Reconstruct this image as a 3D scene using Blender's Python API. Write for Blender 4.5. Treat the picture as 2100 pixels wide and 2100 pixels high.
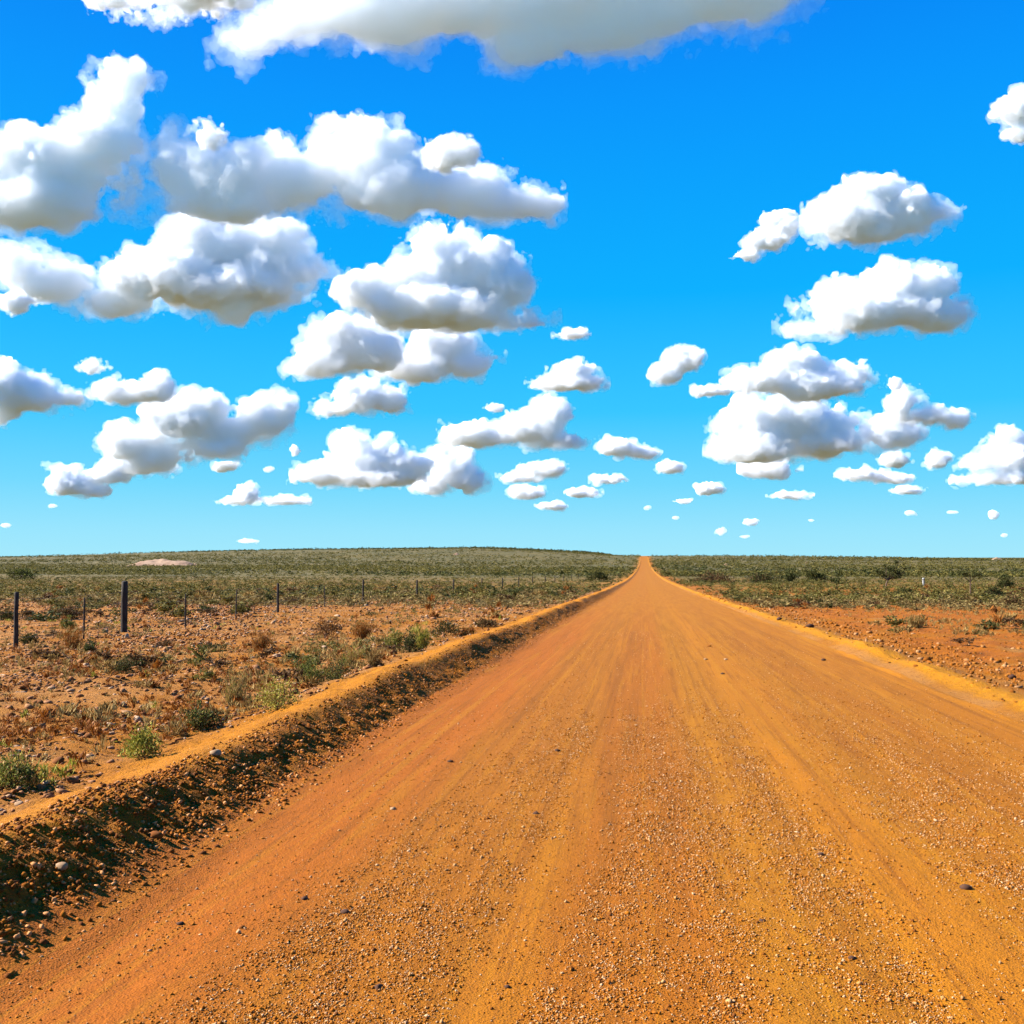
import bpy, bmesh, math, random
import numpy as np
from mathutils import Vector, Matrix, noise as mnoise
for o in list(bpy.data.objects): bpy.data.objects.remove(o)
scene = bpy.context.scene
COL = scene.collection
R = math.radians

# ---------------------------------------------------------------- camera
EYE = Vector((0.0, 0.0, 1.7))
YAW, PITCH = R(7.33), R(2.54)          # turned left of the road, tipped up a little
cam = bpy.data.cameras.new('camera'); cam.sensor_width = 36; cam.lens = 36
cam.clip_start = 0.1; cam.clip_end = 200000
camo = bpy.data.objects.new('camera', cam); COL.objects.link(camo)
camo.location = EYE; camo.rotation_euler = (math.pi/2 + PITCH, 0, YAW)
scene.camera = camo
CAMROT = camo.rotation_euler.to_matrix()
def ray(px, py):                        # photograph pixel (2100 wide) -> direction with unit depth
    return CAMROT @ Vector(((px-1050)/2100, -(py-1050)/2100, -1.0))

# ---------------------------------------------------------------- world, sun, exposure
SUN_EL, SUN_AZ = R(34), R(-91)          # azimuth clockwise from +Y: left of the road and ahead
SUN_DIR = Vector((math.sin(SUN_AZ)*math.cos(SUN_EL), math.cos(SUN_AZ)*math.cos(SUN_EL), math.sin(SUN_EL)))
w = bpy.data.worlds.new('World'); scene.world = w; w.use_nodes = True
nt = w.node_tree; nt.nodes.clear()
wo = nt.nodes.new('ShaderNodeOutputWorld'); bg = nt.nodes.new('ShaderNodeBackground')
sky = nt.nodes.new('ShaderNodeTexSky'); sky.sky_type = 'NISHITA'; sky.sun_disc = False
sky.sun_elevation = SUN_EL; sky.sun_rotation = SUN_AZ; sky.air_density = 1.3; sky.dust_density = 0.1; sky.ozone_density = 2.5
EXPOSURE = 1.8
geo = nt.nodes.new('ShaderNodeTexCoord'); sp = nt.nodes.new('ShaderNodeSeparateXYZ'); nt.links.new(geo.outputs['Generated'], sp.inputs[0])
rmp = nt.nodes.new('ShaderNodeValToRGB'); nt.links.new(sp.outputs[2], rmp.inputs[0])
def lin(c): return tuple(((v/255+0.055)/1.055)**2.4 if v > 10 else v/255/12.92 for v in c)
stops = [(0.0, (162, 232, 252)), (0.025, (150, 228, 254)), (0.07, (112, 216, 254)), (0.14, (52, 198, 255)), (0.25, (0, 176, 255)), (0.41, (0, 150, 253)), (0.475, (0, 136, 247)), (1.0, (0, 100, 215))]
while len(rmp.color_ramp.elements) < len(stops): rmp.color_ramp.elements.new(0.5)
for e, (p, c) in zip(rmp.color_ramp.elements, stops): e.position = p; e.color = (*lin(c), 1)
gain = nt.nodes.new('ShaderNodeVectorMath'); gain.operation = 'SCALE'; gain.inputs['Scale'].default_value = 1/(0.13*2**EXPOSURE)
nt.links.new(rmp.outputs[0], gain.inputs[0])
mx = nt.nodes.new('ShaderNodeMix'); mx.data_type = 'RGBA'; mx.inputs['Factor'].default_value = 0.995   # the deep air of a dry clear day
nt.links.new(sky.outputs[0], mx.inputs['A']); nt.links.new(gain.outputs[0], mx.inputs['B'])
nt.links.new(mx.outputs['Result'], bg.inputs['Color']); nt.links.new(bg.outputs[0], wo.inputs['Surface'])
bg.inputs['Strength'].default_value = 0.13
sl = bpy.data.lights.new('sun', 'SUN'); sl.energy = 5.0; sl.angle = R(0.55); sl.color = (1.0, 0.985, 0.965)
so = bpy.data.objects.new('sun', sl); COL.objects.link(so)
so.rotation_euler = (-SUN_DIR).to_track_quat('-Z', 'Y').to_euler()
vs = scene.view_settings
scene.display_settings.display_device = 'sRGB'
vs.view_transform = 'Standard'; vs.look = 'None'; vs.gamma = 1.0; vs.use_curve_mapping = False; vs.exposure = EXPOSURE
cy = scene.cycles
scene.render.engine = 'CYCLES'
cy.max_bounces = 34; cy.diffuse_bounces = 3; cy.glossy_bounces = 1; cy.transmission_bounces = 2
cy.transparent_max_bounces = 32; cy.volume_bounces = 32
cy.volume_step_rate = 1.0; cy.volume_max_steps = 512
cy.caustics_reflective = False; cy.caustics_refractive = False
cy.use_denoising = True; cy.sample_clamp_indirect = 10
cy.use_adaptive_sampling = True; cy.adaptive_threshold = 0.02

def tag(o, label=None, cat=None, group=None, kind=None):
    if label: o['label'] = label
    if cat: o['category'] = cat
    if group: o['group'] = group
    if kind: o['kind'] = kind
    return o
# ---------------------------------------------------------------- the lie of the land
def hash2(ix, iy, seed):
    h = (ix.astype(np.int64)*374761393 + iy.astype(np.int64)*668265263 + seed*1442695041) & 0xffffffff
    h = ((h ^ (h >> 13))*1274126177) & 0xffffffff
    return ((h ^ (h >> 16)) & 0xffffff)/float(0xffffff)
def vn(x, y, seed=0):
    ix = np.floor(x); iy = np.floor(y); fx = x-ix; fy = y-iy
    fx = fx*fx*(3-2*fx); fy = fy*fy*(3-2*fy)
    a = hash2(ix, iy, seed); b = hash2(ix+1, iy, seed); c = hash2(ix, iy+1, seed); d = hash2(ix+1, iy+1, seed)
    return (a*(1-fx)+b*fx)*(1-fy)+(c*(1-fx)+d*fx)*fy - 0.5
def fbm(x, y, octs=4, seed=0, rough=0.5):
    t = 0; a = 1.0
    for i in range(octs):
        t = t + vn(x*2.03**i, y*2.03**i, seed+i*7)*a; a *= rough
    return t
def sstep(a, b, x):
    t = np.clip((x-a)/(b-a), 0, 1); return t*t*(3-2*t)
PY = [-200, -50, 0, 25, 50, 100, 200, 300, 500, 800, 1000, 1200, 1400, 1500, 1700, 2200, 3000, 120000]
PZ = [2.0, .6, 0, -.35, -.8, -1.65, -3.0, -3.95, -4.9, -4.5, -2.3, 0.9, 3.7, 3.6, 0, -8, -10, -10]
from_y = np.concatenate([np.linspace(-200, 2200, 4801), [3000, 120000]])
_z = np.interp(from_y, PY, PZ); _k = np.ones(61)/61; _zs = _z.copy(); _zs[40:4700] = np.convolve(_z, _k, 'same')[40:4700]
_zs[395:470] = _z[395:470] if False else _zs[395:470]
_zs -= np.interp(0, from_y, _zs)
def prof(y): return np.interp(y, from_y, _zs)
RX = [-6000, -2500, -1194, -960, -915, -880, -650, -290, -120, -30, 60, 300, 900, 6000]
RZ = [-6, -4, 0.6, 3.0, 4.2, 10.8, 15.2, 18.6, 11.0, 4.5, 0, -6, -8, -10]
def land(x, y):
    """broad height: road profile, the low ridge on the left, the plain on the right"""
    base = prof(y)
    off = np.abs(x-0.75)
    flat = -4.6 + 0*y
    wr = sstep(60, 700, x)*sstep(500, 1500, y)
    z = base*(1-wr) + np.minimum(base, flat)*wr
    z = z*(1-0) + 0
    lft = sstep(150, 600, -x)*sstep(700, 1200, y)
    z = z*(1-lft) + np.minimum(z, -3.0)*lft
    ridge = np.interp(x + 18*fbm(x/160, y/160, 2, 5), RX, RZ)
    up = sstep(900, 1900, y)*(1-sstep(1900, 3400, y)*0.9)
    z = np.where(x < 80, z + np.maximum(ridge-z, 0)*up*sstep(-5, 90, -x+0), z)
    z = z + sstep(20, 200, off)*fbm(x/90, y/90, 3, 11)*0.9*sstep(40, 300, y) + sstep(6, 20, off)*fbm(x/9, y/9, 3, 12)*0.12
    return z
def crest_w(y): return 0.22*(1-sstep(4.3, 8.5, y)) + fbm(y*0.35, y*0+3.3, 3, 21)*0.20 + fbm(y*1.9, y*0+1.3, 3, 22)*0.10
def bank_left(x, y):
    u = -(x) + crest_w(y)                # distance left of the camera line
    hgt = (0.30 + 0.09*fbm(y*0.5, y*0+7, 3, 23))*(1-0.35*sstep(40, 200, y))
    h = np.interp(u, [2.55, 2.8, 3.05, 3.34, 3.43, 3.6, 3.95, 4.4, 5.5], [0, .10, .42, .93, 1.0, .97, .60, .36, .32])*hgt
    return h
def bank_right(x, y):
    u = x + 0.8*crest_w(y+50)
    return np.interp(u, [4.15, 4.45, 4.7, 4.95, 5.4, 7.0], [0, .07, .13, .10, .04, .05])*(1+0.8*fbm(y*0.6, y*0+2, 3, 24))
def H(x, y, micro=True):
    x = np.asarray(x, float); y = np.asarray(y, float)
    z = land(x, y) + bank_left(x, y) + bank_right(x, y)
    if micro:
        near = 1-sstep(35, 80, y)
        face = np.clip(1-np.abs(-x-3.05)/0.35, 0, 1)
        side = np.clip(sstep(3.3, 4.0, -x) + sstep(4.9, 5.6, x), 0, 1)
        z = z + near*(face*(fbm(x*7, y*7, 4, 31, .6)*0.07) + side*(fbm(x*2.2, y*2.2, 4, 32, .55)*0.075 + fbm(x*14, y*14, 2, 33)*0.02)
             + np.clip(1-np.abs(x-4.75)/.5, 0, 1)*fbm(x*8, y*8, 3, 35)*0.03)
        road = np.clip(sstep(-2.95, -2.6, x)*(1-sstep(4.1, 4.3, x)), 0, 1)
        z = z + near*road*(0.016*fbm(x*2.6, y*0.25, 3, 36) + 0.006*fbm(x*10, y*2.2, 3, 37))
    return z
def ground_at(px, py, far=4000):
    """where the line of sight through a photograph pixel (2100 wide) meets the land"""
    v = ray(px, py); t = np.concatenate([np.linspace(2, 60, 1200), np.geomspace(60, far, 3000)[1:]])
    x = EYE.x+v.x*t; y = EYE.y+v.y*t; z = EYE.z+v.z*t
    h = H(x, y, False); k = np.argmax(z < h)
    if not (z < h).any(): k = len(t)-1
    return Vector((x[k], y[k], h[k]))

# ---------------------------------------------------------------- material helpers
ALBEDO = 0.67                            # measured shade of the dry ground against the first colour picks
class MT:
    def __init__(self, name):
        self.m = bpy.data.materials.new(name); self.m.use_nodes = True; self.t = self.m.node_tree
        self.b = self.t.nodes['Principled BSDF']; self.b.inputs['Roughness'].default_value = 0.95
        self.b.inputs['Specular IOR Level'].default_value = 0.15
        g = self.t.nodes.new('ShaderNodeNewGeometry'); self.P = g.outputs['Position']
    def n(self, t, **kw):
        n = self.t.nodes.new(t)
        for k, v in kw.items(): setattr(n, k, v)
        return n
    def put(self, sock, v):
        if isinstance(v, (int, float)): sock.default_value = v
        elif isinstance(v, tuple): sock.default_value = v if len(v) == len(sock.default_value) else (*v, 1)
        else: self.t.links.new(v, sock)
    def math(self, op, a, b=0.0, clamp=False):
        n = self.n('ShaderNodeMath', operation=op); n.use_clamp = clamp; self.put(n.inputs[0], a); self.put(n.inputs[1], b); return n.outputs[0]
    def sep(self, v): n = self.n('ShaderNodeSeparateXYZ'); self.put(n.inputs[0], v); return n.outputs
    def scale(self, v, s): n = self.n('ShaderNodeVectorMath', operation='MULTIPLY'); self.put(n.inputs[0], v); n.inputs[1].default_value = s; return n.outputs[0]
    def noise(self, sc, det=4, rough=0.55, v=None, dist=0.0, out=0):
        n = self.n('ShaderNodeTexNoise'); n.inputs['Scale'].default_value = sc; n.inputs['Detail'].default_value = det
        n.inputs['Roughness'].default_value = rough; n.inputs['Distortion'].default_value = dist
        self.put(n.inputs['Vector'], v or self.P); return n.outputs[out]
    def voro(self, sc, v=None, feature='F1', out=0):
        n = self.n('ShaderNodeTexVoronoi', feature=feature); n.inputs['Scale'].default_value = sc; self.put(n.inputs['Vector'], v or self.P); return n.outputs[out]
    def rng(self, v, a, b, c=0.0, d=1.0, smooth=True):
        n = self.n('ShaderNodeMapRange'); n.interpolation_type = 'SMOOTHSTEP' if smooth else 'LINEAR'
        self.put(n.inputs[0], v)
        for i, x in enumerate((a, b, c, d)): n.inputs[i+1].default_value = x
        return n.outputs[0]
    def ramp(self, v, stops, interp='LINEAR'):
        n = self.n('ShaderNodeValToRGB'); self.put(n.inputs[0], v); e = n.color_ramp.elements; n.color_ramp.interpolation = interp
        while len(e) < len(stops): e.new(0.5)
        for q, (p, c) in zip(e, stops): q.position = p; q.color = (*c, 1) if isinstance(c, tuple) else (c, c, c, 1)
        return n.outputs[0]
    def mix(self, f, a, b, mode='MIX'):
        n = self.n('ShaderNodeMix', data_type='RGBA', blend_type=mode); n.clamp_factor = True
        self.put(n.inputs['Factor'], f); self.put(n.inputs['A'], a); self.put(n.inputs['B'], b); return n.outputs['Result']
    def bump(self, h, dist, strength=1.0, prev=None):
        n = self.n('ShaderNodeBump'); n.inputs['Distance'].default_value = dist; n.inputs['Strength'].default_value = strength
        self.put(n.inputs['Height'], h)
        if prev: self.t.links.new(prev, n.inputs['Normal'])
        return n.outputs[0]
    def rich(self, col, sat, val=1.0):
        n = self.n('ShaderNodeHueSaturation'); n.inputs['Saturation'].default_value = sat; n.inputs['Value'].default_value = val
        self.put(n.inputs['Color'], col); return n.outputs[0]
    def done(self, col, normal=None):
        self.put(self.b.inputs['Base Color'], self.rich(col, 1.0, ALBEDO))
        if normal: self.t.links.new(normal, self.b.inputs['Normal'])
        return self.m
def make_ground_mat():
    m = MT('outback soil'); x, y, z = m.sep(m.P)
    n1 = m.noise(0.35, 5); n2 = m.noise(2.3, 6, .6); n3 = m.noise(14, 5, .65); n4 = m.noise(60, 3, .6)
    # tan-pink loam, orange sand, pale dry crust
    col = m.mix(m.rng(n1, .40, .64), (.40, .190, .072), (.36, .145, .042))
    col = m.mix(m.rng(n2, .5, .72), col, (.35, .15, .050))
    col = m.mix(m.math('MULTIPLY', m.rng(n3, .48, .7), .55), col, (.155, .062, .022))
    # right verge: redder
    col = m.mix(m.math('MULTIPLY', m.rng(x, 4.5, 6.5), m.rng(m.noise(.5, 4, v=m.scale(m.P, (1, 1, 1))), .32, .5)), col, m.mix(m.rng(n2, .4, .65), (.39, .125, .022), (.30, .09, .016)))
    # graded crest of loose yellow-orange sand along both road edges
    wob = m.math('MULTIPLY', m.math('SUBTRACT', m.noise(1.3, 4), .5), .35)
    xl = m.math('SUBTRACT', m.math('ADD', x, wob), m.rng(y, 4.3, 8.5, .22, 0))
    crest = m.math('MULTIPLY', m.rng(xl, -4.25, -3.85), m.rng(xl, -3.35, -3.2, 1, 0))
    xl_ = xl; cr2 = m.math('MULTIPLY', m.rng(xl, 4.3, 4.6), m.rng(xl, 4.8, 5.1, 1, 0))
    sand = m.mix(m.rng(n3, .35, .7), (.50, .20, .038), (.40, .145, .024)); sand = m.mix(m.rng(x, 3.5, 4.2), sand, m.mix(m.rng(n3, .35, .7), (.56, .25, .055), (.45, .18, .032)))
    col = m.mix(m.math('MULTIPLY', m.math('MAXIMUM', crest, cr2), .92), col, sand)
    # the cut face of the bank: stony earth, its shade painted in as a darker tone
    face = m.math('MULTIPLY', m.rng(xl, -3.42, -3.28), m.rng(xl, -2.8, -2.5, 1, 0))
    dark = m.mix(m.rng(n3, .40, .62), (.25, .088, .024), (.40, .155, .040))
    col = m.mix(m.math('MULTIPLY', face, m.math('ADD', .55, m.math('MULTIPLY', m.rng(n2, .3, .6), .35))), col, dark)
    # sparse grass cover thickening with distance from the road and down the plain
    w = m.noise(.06, 6, .6, v=m.scale(m.P, (1, 1, 0))); w2 = m.noise(.9, 4, .6)
    ax = m.math('ABSOLUTE', m.math('SUBTRACT', x, .75))
    far = m.math('MULTIPLY', m.rng(y, 38, 190), m.rng(ax, 4.5, 9))
    grass = m.mix(m.rng(w2, .4, .6), (.17, .12, .034), (.115, .10, .030))
    grass = m.mix(m.rng(w, .5, .62), grass, (.165, .085, .030))
    gf = m.math('MULTIPLY', far, m.rng(m.math('ADD', w, m.math('MULTIPLY', w2, .35)), .5, .75, .35, 1.0))
    col = m.mix(gf, col, grass)
    # far plain: mottled olive scrub land, streaked
    big = m.noise(.012, 8, .65, v=m.scale(m.P, (1, .6, 0))); b2 = m.noise(.11, 6, .7, v=m.scale(m.P, (1, .35, 0)))
    fp = m.mix(m.rng(big, .38, .62), (.115, .095, .034), (.17, .125, .046))
    fp = m.mix(m.math('MULTIPLY', m.rng(b2, .48, .62), .8), fp, (.050, .046, .018))
    fp = m.mix(m.rng(b2, .42, .32), fp, (.17, .12, .055))
    b3 = m.noise(.5, 5, .7, v=m.scale(m.P, (1, .06, 0))); fp = m.mix(m.math('MULTIPLY', m.rng(b3, .5, .6), .75), fp, (.060, .055, .020)); fp = m.mix(m.rng(b3, .43, .36), fp, (.16, .12, .055))
    wide = m.math('ADD', ax, m.math('MULTIPLY', m.noise(.05, 4), 12))
    col = m.mix(m.math('MULTIPLY', m.rng(y, 130, 340), m.rng(wide, 10, 20)), col, fp)
    # pale quarried scar on the left ridge
    sc = m.math('MULTIPLY', m.rng(m.math('ADD', x, m.math('MULTIPLY', m.math('SUBTRACT', m.noise(.05, 4), .5), 40)), -915, -900), m.rng(x, -838, -830, 1, 0))
    hp = m.bump(m.math('ADD', n3, m.math('MULTIPLY', n4, .5)), 0.05, .8)
    hp = m.bump(m.noise(170, 3, .6), 0.008, .7, hp)
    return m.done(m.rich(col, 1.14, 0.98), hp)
def make_road_mat():
    m = MT('graded gravel road'); x, y, z = m.sep(m.P)
    wob = m.math('MULTIPLY', m.math('SUBTRACT', m.noise(.35, 4, v=m.scale(m.P, (1, .35, 1))), .5), .7)
    xx = m.math('ADD', x, wob); u = m.rng(xx, -3.5, 5.5, 0, 1, False)
    def p(v): return (v+3.5)/9.0
    col = m.ramp(u, [(p(-3.2), (.35, .100, .014)), (p(-1.9), (.385, .107, .015)), (p(-1.45), (.345, .118, .022)), (p(-.75), (.35, .125, .022)), (p(-.6), (.40, .138, .016)),
                     (p(-.4), (.33, .108, .020)), (p(.25), (.37, .115, .014)), (p(.55), (.37, .158, .045)), (p(.95), (.37, .152, .040)), (p(1.15), (.44, .152, .010)), (p(1.4), (.42, .145, .014)),
                     (p(1.8), (.37, .148, .036)), (p(2.6), (.33, .118, .022)), (p(3.1), (.39, .145, .024)), (p(3.6), (.37, .128, .016)), (p(4.3), (.45, .165, .020))])
    st = m.noise(1.0, 6, .6, v=m.scale(m.P, (5.5, .22, 1))); st2 = m.noise(1.0, 4, .6, v=m.scale(m.P, (22, .5, 1)))
    col = m.mix(m.math('MULTIPLY', m.rng(st, .52, .68), .5), col, (.42, .20, .075))
    col = m.mix(m.math('MULTIPLY', m.rng(st, .45, .30), .45), col, (.25, .075, .012))
    col = m.mix(m.math('MULTIPLY', m.rng(st2, .54, .66), .5), col, (.22, .075, .018))
    st3 = m.noise(1.0, 3, .6, v=m.scale(m.P, (9, .05, 1))); col = m.mix(m.math('MULTIPLY', m.rng(st3, .56, .64), .4), col, (.23, .085, .022)); col = m.mix(m.math('MULTIPLY', m.rng(st3, .43, .36), .4), col, (.46, .22, .075))
    # further off the surface reads paler and pinker: hard packed, few stones
    col = m.mix(m.math('MULTIPLY', m.rng(y, 14, 60), .72), col, m.mix(m.rng(st, .4, .62), (.36, .145, .042), (.41, .18, .062)))
    fine = m.noise(55, 4, .7); gr = m.voro(95)
    col = m.mix(m.math('MULTIPLY', m.rng(fine, .5, .75), .35), col, (.50, .22, .07))
    col = m.mix(m.math('MULTIPLY', m.rng(fine, .5, .3), .4), col, (.17, .055, .012))
    h = m.bump(m.noise(9, 5, .6), .03, .5); h = m.bump(fine, .012, .6, h); h = m.bump(gr, .006, .5, h)
    return m.done(m.rich(col, 1.22, 0.97), h)
G_MAT = make_ground_mat(); R_MAT = make_road_mat()

def grid_mesh(name, X, Y, Zf, mat, smooth=True):
    XX, YY = np.meshgrid(X, Y); Z = Zf(XX, YY); nx, ny = len(X), len(Y)
    co = np.stack([XX, YY, Z], -1).reshape(-1, 3).astype(np.float32)
    i = (np.arange(ny-1)[:, None]*nx+np.arange(nx-1)[None, :]).ravel()
    q = np.stack([i, i+1, i+1+nx, i+nx], 1).astype(np.int32)
    return np_mesh(name, co, q, mat, smooth)
def np_mesh(name, co, faces, mat, smooth=False, parent=None, mats=None, midx=None):
    me = bpy.data.meshes.new(name); n, k = faces.shape
    me.vertices.add(len(co)); me.vertices.foreach_set('co', np.ascontiguousarray(co, np.float32).ravel())
    me.loops.add(n*k); me.loops.foreach_set('vertex_index', np.ascontiguousarray(faces, np.int32).ravel())
    me.polygons.add(n); me.polygons.foreach_set('loop_start', np.arange(n, dtype=np.int32)*k)
    if smooth: me.polygons.foreach_set('use_smooth', np.ones(n, bool))
    for q in (mats or [mat]): me.materials.append(q)
    if midx is not None: me.polygons.foreach_set('material_index', midx.astype(np.int32))
    me.update(calc_edges=True)
    ob = bpy.data.objects.new(name, me); COL.objects.link(ob)
    if parent: ob.parent = parent
    return ob
def steps(a, b, d, ratio=0.0):
    out = [a]
    while out[-1] < b: out.append(out[-1]+max(d, ratio*abs(out[-1])))
    out[-1] = b; return out
left = sorted([-v for v in steps(2.5, 4.2, .035)] + [-v for v in steps(4.27, 14, .09)[0:]] + [-v for v in steps(14.3, 90000, .4, .045)])
mid = list(np.linspace(-2.4, 3.9, 14))
right = steps(4.0, 5.6, .045) + steps(5.7, 16, .12) + steps(16.4, 90000, .5, .045)
GX = np.array(sorted(set(left+mid+right)))
GY = np.array(list(np.linspace(-160, 0, 30)) + steps(0.3, 2.4, .3)[:-1] + steps(2.4, 12, .035) [:-1] + steps(12, 90000, .1, .0095))
def ground_z(x, y):
    z = H(x, y); inside = sstep(-2.75, -2.5, x)*(1-sstep(3.9, 4.1, x))
    return z - 0.06*inside*(y < 1600)
tag(grid_mesh('ground', GX, GY, ground_z, G_MAT), kind='structure')
RXs = np.array(sorted(set(list(np.linspace(-2.95, 4.3, 130)))))
RYs = np.array(list(np.linspace(-150, 0, 30))+steps(.3, 2.4, .3)[:-1]+steps(2.4, 12, .04)[:-1]+steps(12, 1440, .08, .009))
def road_z(x, y):
    e = np.minimum(x+2.95, 4.3-x); return H(x, y) + np.interp(e, [0, .12, .3], [-.05, .003, .006])
tag(grid_mesh('road', RXs, RYs, road_z, R_MAT), kind='structure')
# ---------------------------------------------------------------- stones and gravel
def ico(sub):
    bm = bmesh.new(); bmesh.ops.create_icosphere(bm, subdivisions=sub, radius=1)
    v = np.array([q.co[:] for q in bm.verts], np.float32); f = np.array([[q.index for q in p.verts] for p in bm.faces], np.int32); bm.free(); return v, f
ICO1, ICO2 = ico(1), ico(2)
OCT = (np.array([(1,0,0),(-1,0,0),(0,1,0),(0,-1,0),(0,0,1),(0,0,-1)], np.float32), np.array([(0,2,4),(2,1,4),(1,3,4),(3,0,4),(2,0,5),(1,2,5),(3,1,5),(0,3,5)], np.int32))
def rock_shapes(rng, base, n, rough):
    out = []
    for _ in range(n):
        v, f = base; v = v*(1+rng.uniform(-rough, rough, (len(v), 1))).astype(np.float32)
        for _c in range(3):                               # knock flats off it
            d = rng.standard_normal(3); d /= np.linalg.norm(d); h = rng.uniform(.45, .75)
            o = np.maximum(v@d-h, 0); v = v - o[:, None]*d*0.85
        out.append((v.astype(np.float32), f))
    return out
def scatter(shapes, P, S, rng, tilt=0.5):
    """copies of SHAPES at P, scaled by S (n,3), turned at random -> one array of points and triangles"""
    n = len(P); which = rng.integers(0, len(shapes), n); V, F, O = [], [], 0
    a = rng.uniform(0, 2*np.pi, n); b = rng.normal(0, tilt, n)
    for k, (v, f) in enumerate(shapes):
        m = np.where(which == k)[0]
        if not len(m): continue
        q = v[None]*S[m][:, None, :]
        cb, sb = np.cos(b[m])[:, None], np.sin(b[m])[:, None]
        x, y, z = q[..., 0], q[..., 1]*cb-q[..., 2]*sb, q[..., 1]*sb+q[..., 2]*cb
        ca, sa = np.cos(a[m])[:, None], np.sin(a[m])[:, None]
        q = np.stack([x*ca-y*sa, x*sa+y*ca, z], -1) + P[m][:, None, :]
        V.append(q.reshape(-1, 3)); F.append((f[None]+(np.arange(len(m))*len(v))[:, None, None]+O).reshape(-1, f.shape[1])); O += len(m)*len(v)
    return np.concatenate(V), np.concatenate(F)
def stone_mat(name, cols, val=1.0):
    m = MT(name)
    r = m.n('ShaderNodeNewGeometry').outputs['Random Per Island']
    c = m.rich(m.ramp(r, [(i/len(cols), q) for i, q in enumerate(cols)], 'CONSTANT'), 1.12, val)
    c = m.mix(m.math('MULTIPLY', m.rng(m.noise(40, 3), .4, .7), .35), c, (.16, .06, .02))
    return m.done(c)
ROAD_STONE = stone_mat('road pebble', [(.37,.155,.050),(.30,.105,.028),(.45,.23,.10),(.22,.075,.020),(.40,.17,.055),(.52,.33,.19),(.14,.05,.018),(.34,.13,.04),(.46,.27,.13),(.32,.115,.03)], 1.22)
SIDE_STONE = stone_mat('verge stone', [(.38,.19,.095),(.28,.12,.05),(.44,.26,.15),(.20,.08,.03),(.33,.15,.07),(.50,.34,.22),(.25,.10,.04),(.38,.19,.10)])
EDGE_STONE = stone_mat('road edge rubble', [(.36,.15,.05),(.28,.10,.03),(.42,.20,.085),(.20,.07,.02),(.33,.12,.035),(.44,.24,.12),(.25,.085,.025),(.38,.16,.055)])
CLOD = stone_mat('earth clod', [(.17,.06,.018),(.11,.038,.012),(.24,.09,.028),(.08,.028,.010),(.20,.072,.02),(.34,.17,.08),(.13,.045,.014),(.15,.055,.016)], 1.9)
rng = np.random.default_rng(5)
PEB = rock_shapes(rng, OCT, 8, .35); RCK = rock_shapes(rng, ICO1, 8, .22); ANG = rock_shapes(rng, ICO1, 10, .42)
def frustum_x(y, px, z=0):
    """x at which photograph column px meets distance y"""
    return (px-1320)/2100.0*y*1.02
def field(n, y0, y1, power, xlo, xhi, keep=None):
    """random spots; POWER 0 = even over the ground, 1+ = thinner with distance; only where the land could be seen"""
    u = rng.random(n)
    if abs(power-1) < 1e-6: y = y0*(y1/y0)**u
    else: q = 1-power; y = (y0**q+(y1**q-y0**q)*u)**(1/q)
    a = np.maximum(xlo, -(0.66*y+1.3)) if np.ndim(xlo) == 0 else xlo; b = np.minimum(xhi, 0.40*y+1.3)
    ok = b > a; x = a + (b-a)*rng.random(n)
    # even sideways: thin by the relative width
    p = (b-a)/np.max(b-a); ok &= rng.random(n) < np.maximum(p, 0)
    if keep is not None: ok &= rng.random(n) < keep(x, y)
    return x[ok], y[ok]
def stripes(x, y):
    """loose gravel pushed into windrows by the wheels, clean in the wheel tracks"""
    w = x + 0.5*fbm(x*.35, y*.12, 3, 61)
    s = np.interp(w, [-3.0, -2.6, -1.7, -1.45, -1.1, -.75, -.66, -.5, -.38, .1, .22, .38, .46, .62, .9, 1.02, 1.12, 1.4, 1.55, 1.9, 2.4, 2.8, 3.3, 4.3],
                     [.16, .06, .06, .35, .75, .65, .14, .14, .6, .7, 1.0, .35, .35, 1.0, 1.0, .3, .06, .06, .4, .75, .45, .5, .16, .05])
    s = s*(0.55+0.9*sstep(-.25, .3, fbm(x*3.5, y*.45, 4, 62)))*(0.35+1.1*sstep(-.3, .25, fbm(x*7, y*5, 3, 63)))
    return np.clip(s*(1-0.93*sstep(8, 17, y + 3*fbm(x*.8, y*.3, 2, 64))), 0, 1)
x, y = field(820000, 2.9, 30, 1.35, -2.6, 4.3, stripes)
r = np.exp(rng.normal(np.log(.0032), .40, len(x)))*(1+0.04*y); r = np.minimum(r, .015)
S = np.stack([r*rng.uniform(.8, 1.4, len(x)), r*rng.uniform(.8, 1.2, len(x)), r*rng.uniform(.55, .9, len(x))], 1)
P = np.stack([x, y, H(x, y)+.006+S[:, 2]*.3], 1)
v, f = scatter(PEB, P, S, rng)
tag(np_mesh('road_gravel', v, f, ROAD_STONE), 'loose tan pebbles lying in windrows between the wheel tracks', None, None, 'stuff')
print('pebbles', len(x))
# earth clods and stones on the dark face of the bank
def onface(x, y): return np.clip(1-np.abs(-x-3.02)/0.48, 0, 1)**.6*(0.5+0.9*sstep(-.2, .3, fbm(x*4, y*4, 2, 66)))
x, y = field(62000, 3.2, 90, 1.45, -3.55, -2.45, onface)
r = np.exp(rng.normal(np.log(.0062), .55, len(x)))*(1+0.012*y); r = np.minimum(r, .018)
S = np.stack([r*rng.uniform(.9, 1.5, len(x)), r*rng.uniform(.8, 1.2, len(x)), r*rng.uniform(.6, 1., len(x))], 1)
P = np.stack([x, y, H(x, y)+S[:, 2]*.3], 1)
v, f = scatter(ANG, P, S, rng, 1.2)
tag(np_mesh('bank_rubble', v, f, CLOD), 'dark earth clods and stones on the cut face of the left bank', None, None, 'stuff')
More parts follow.
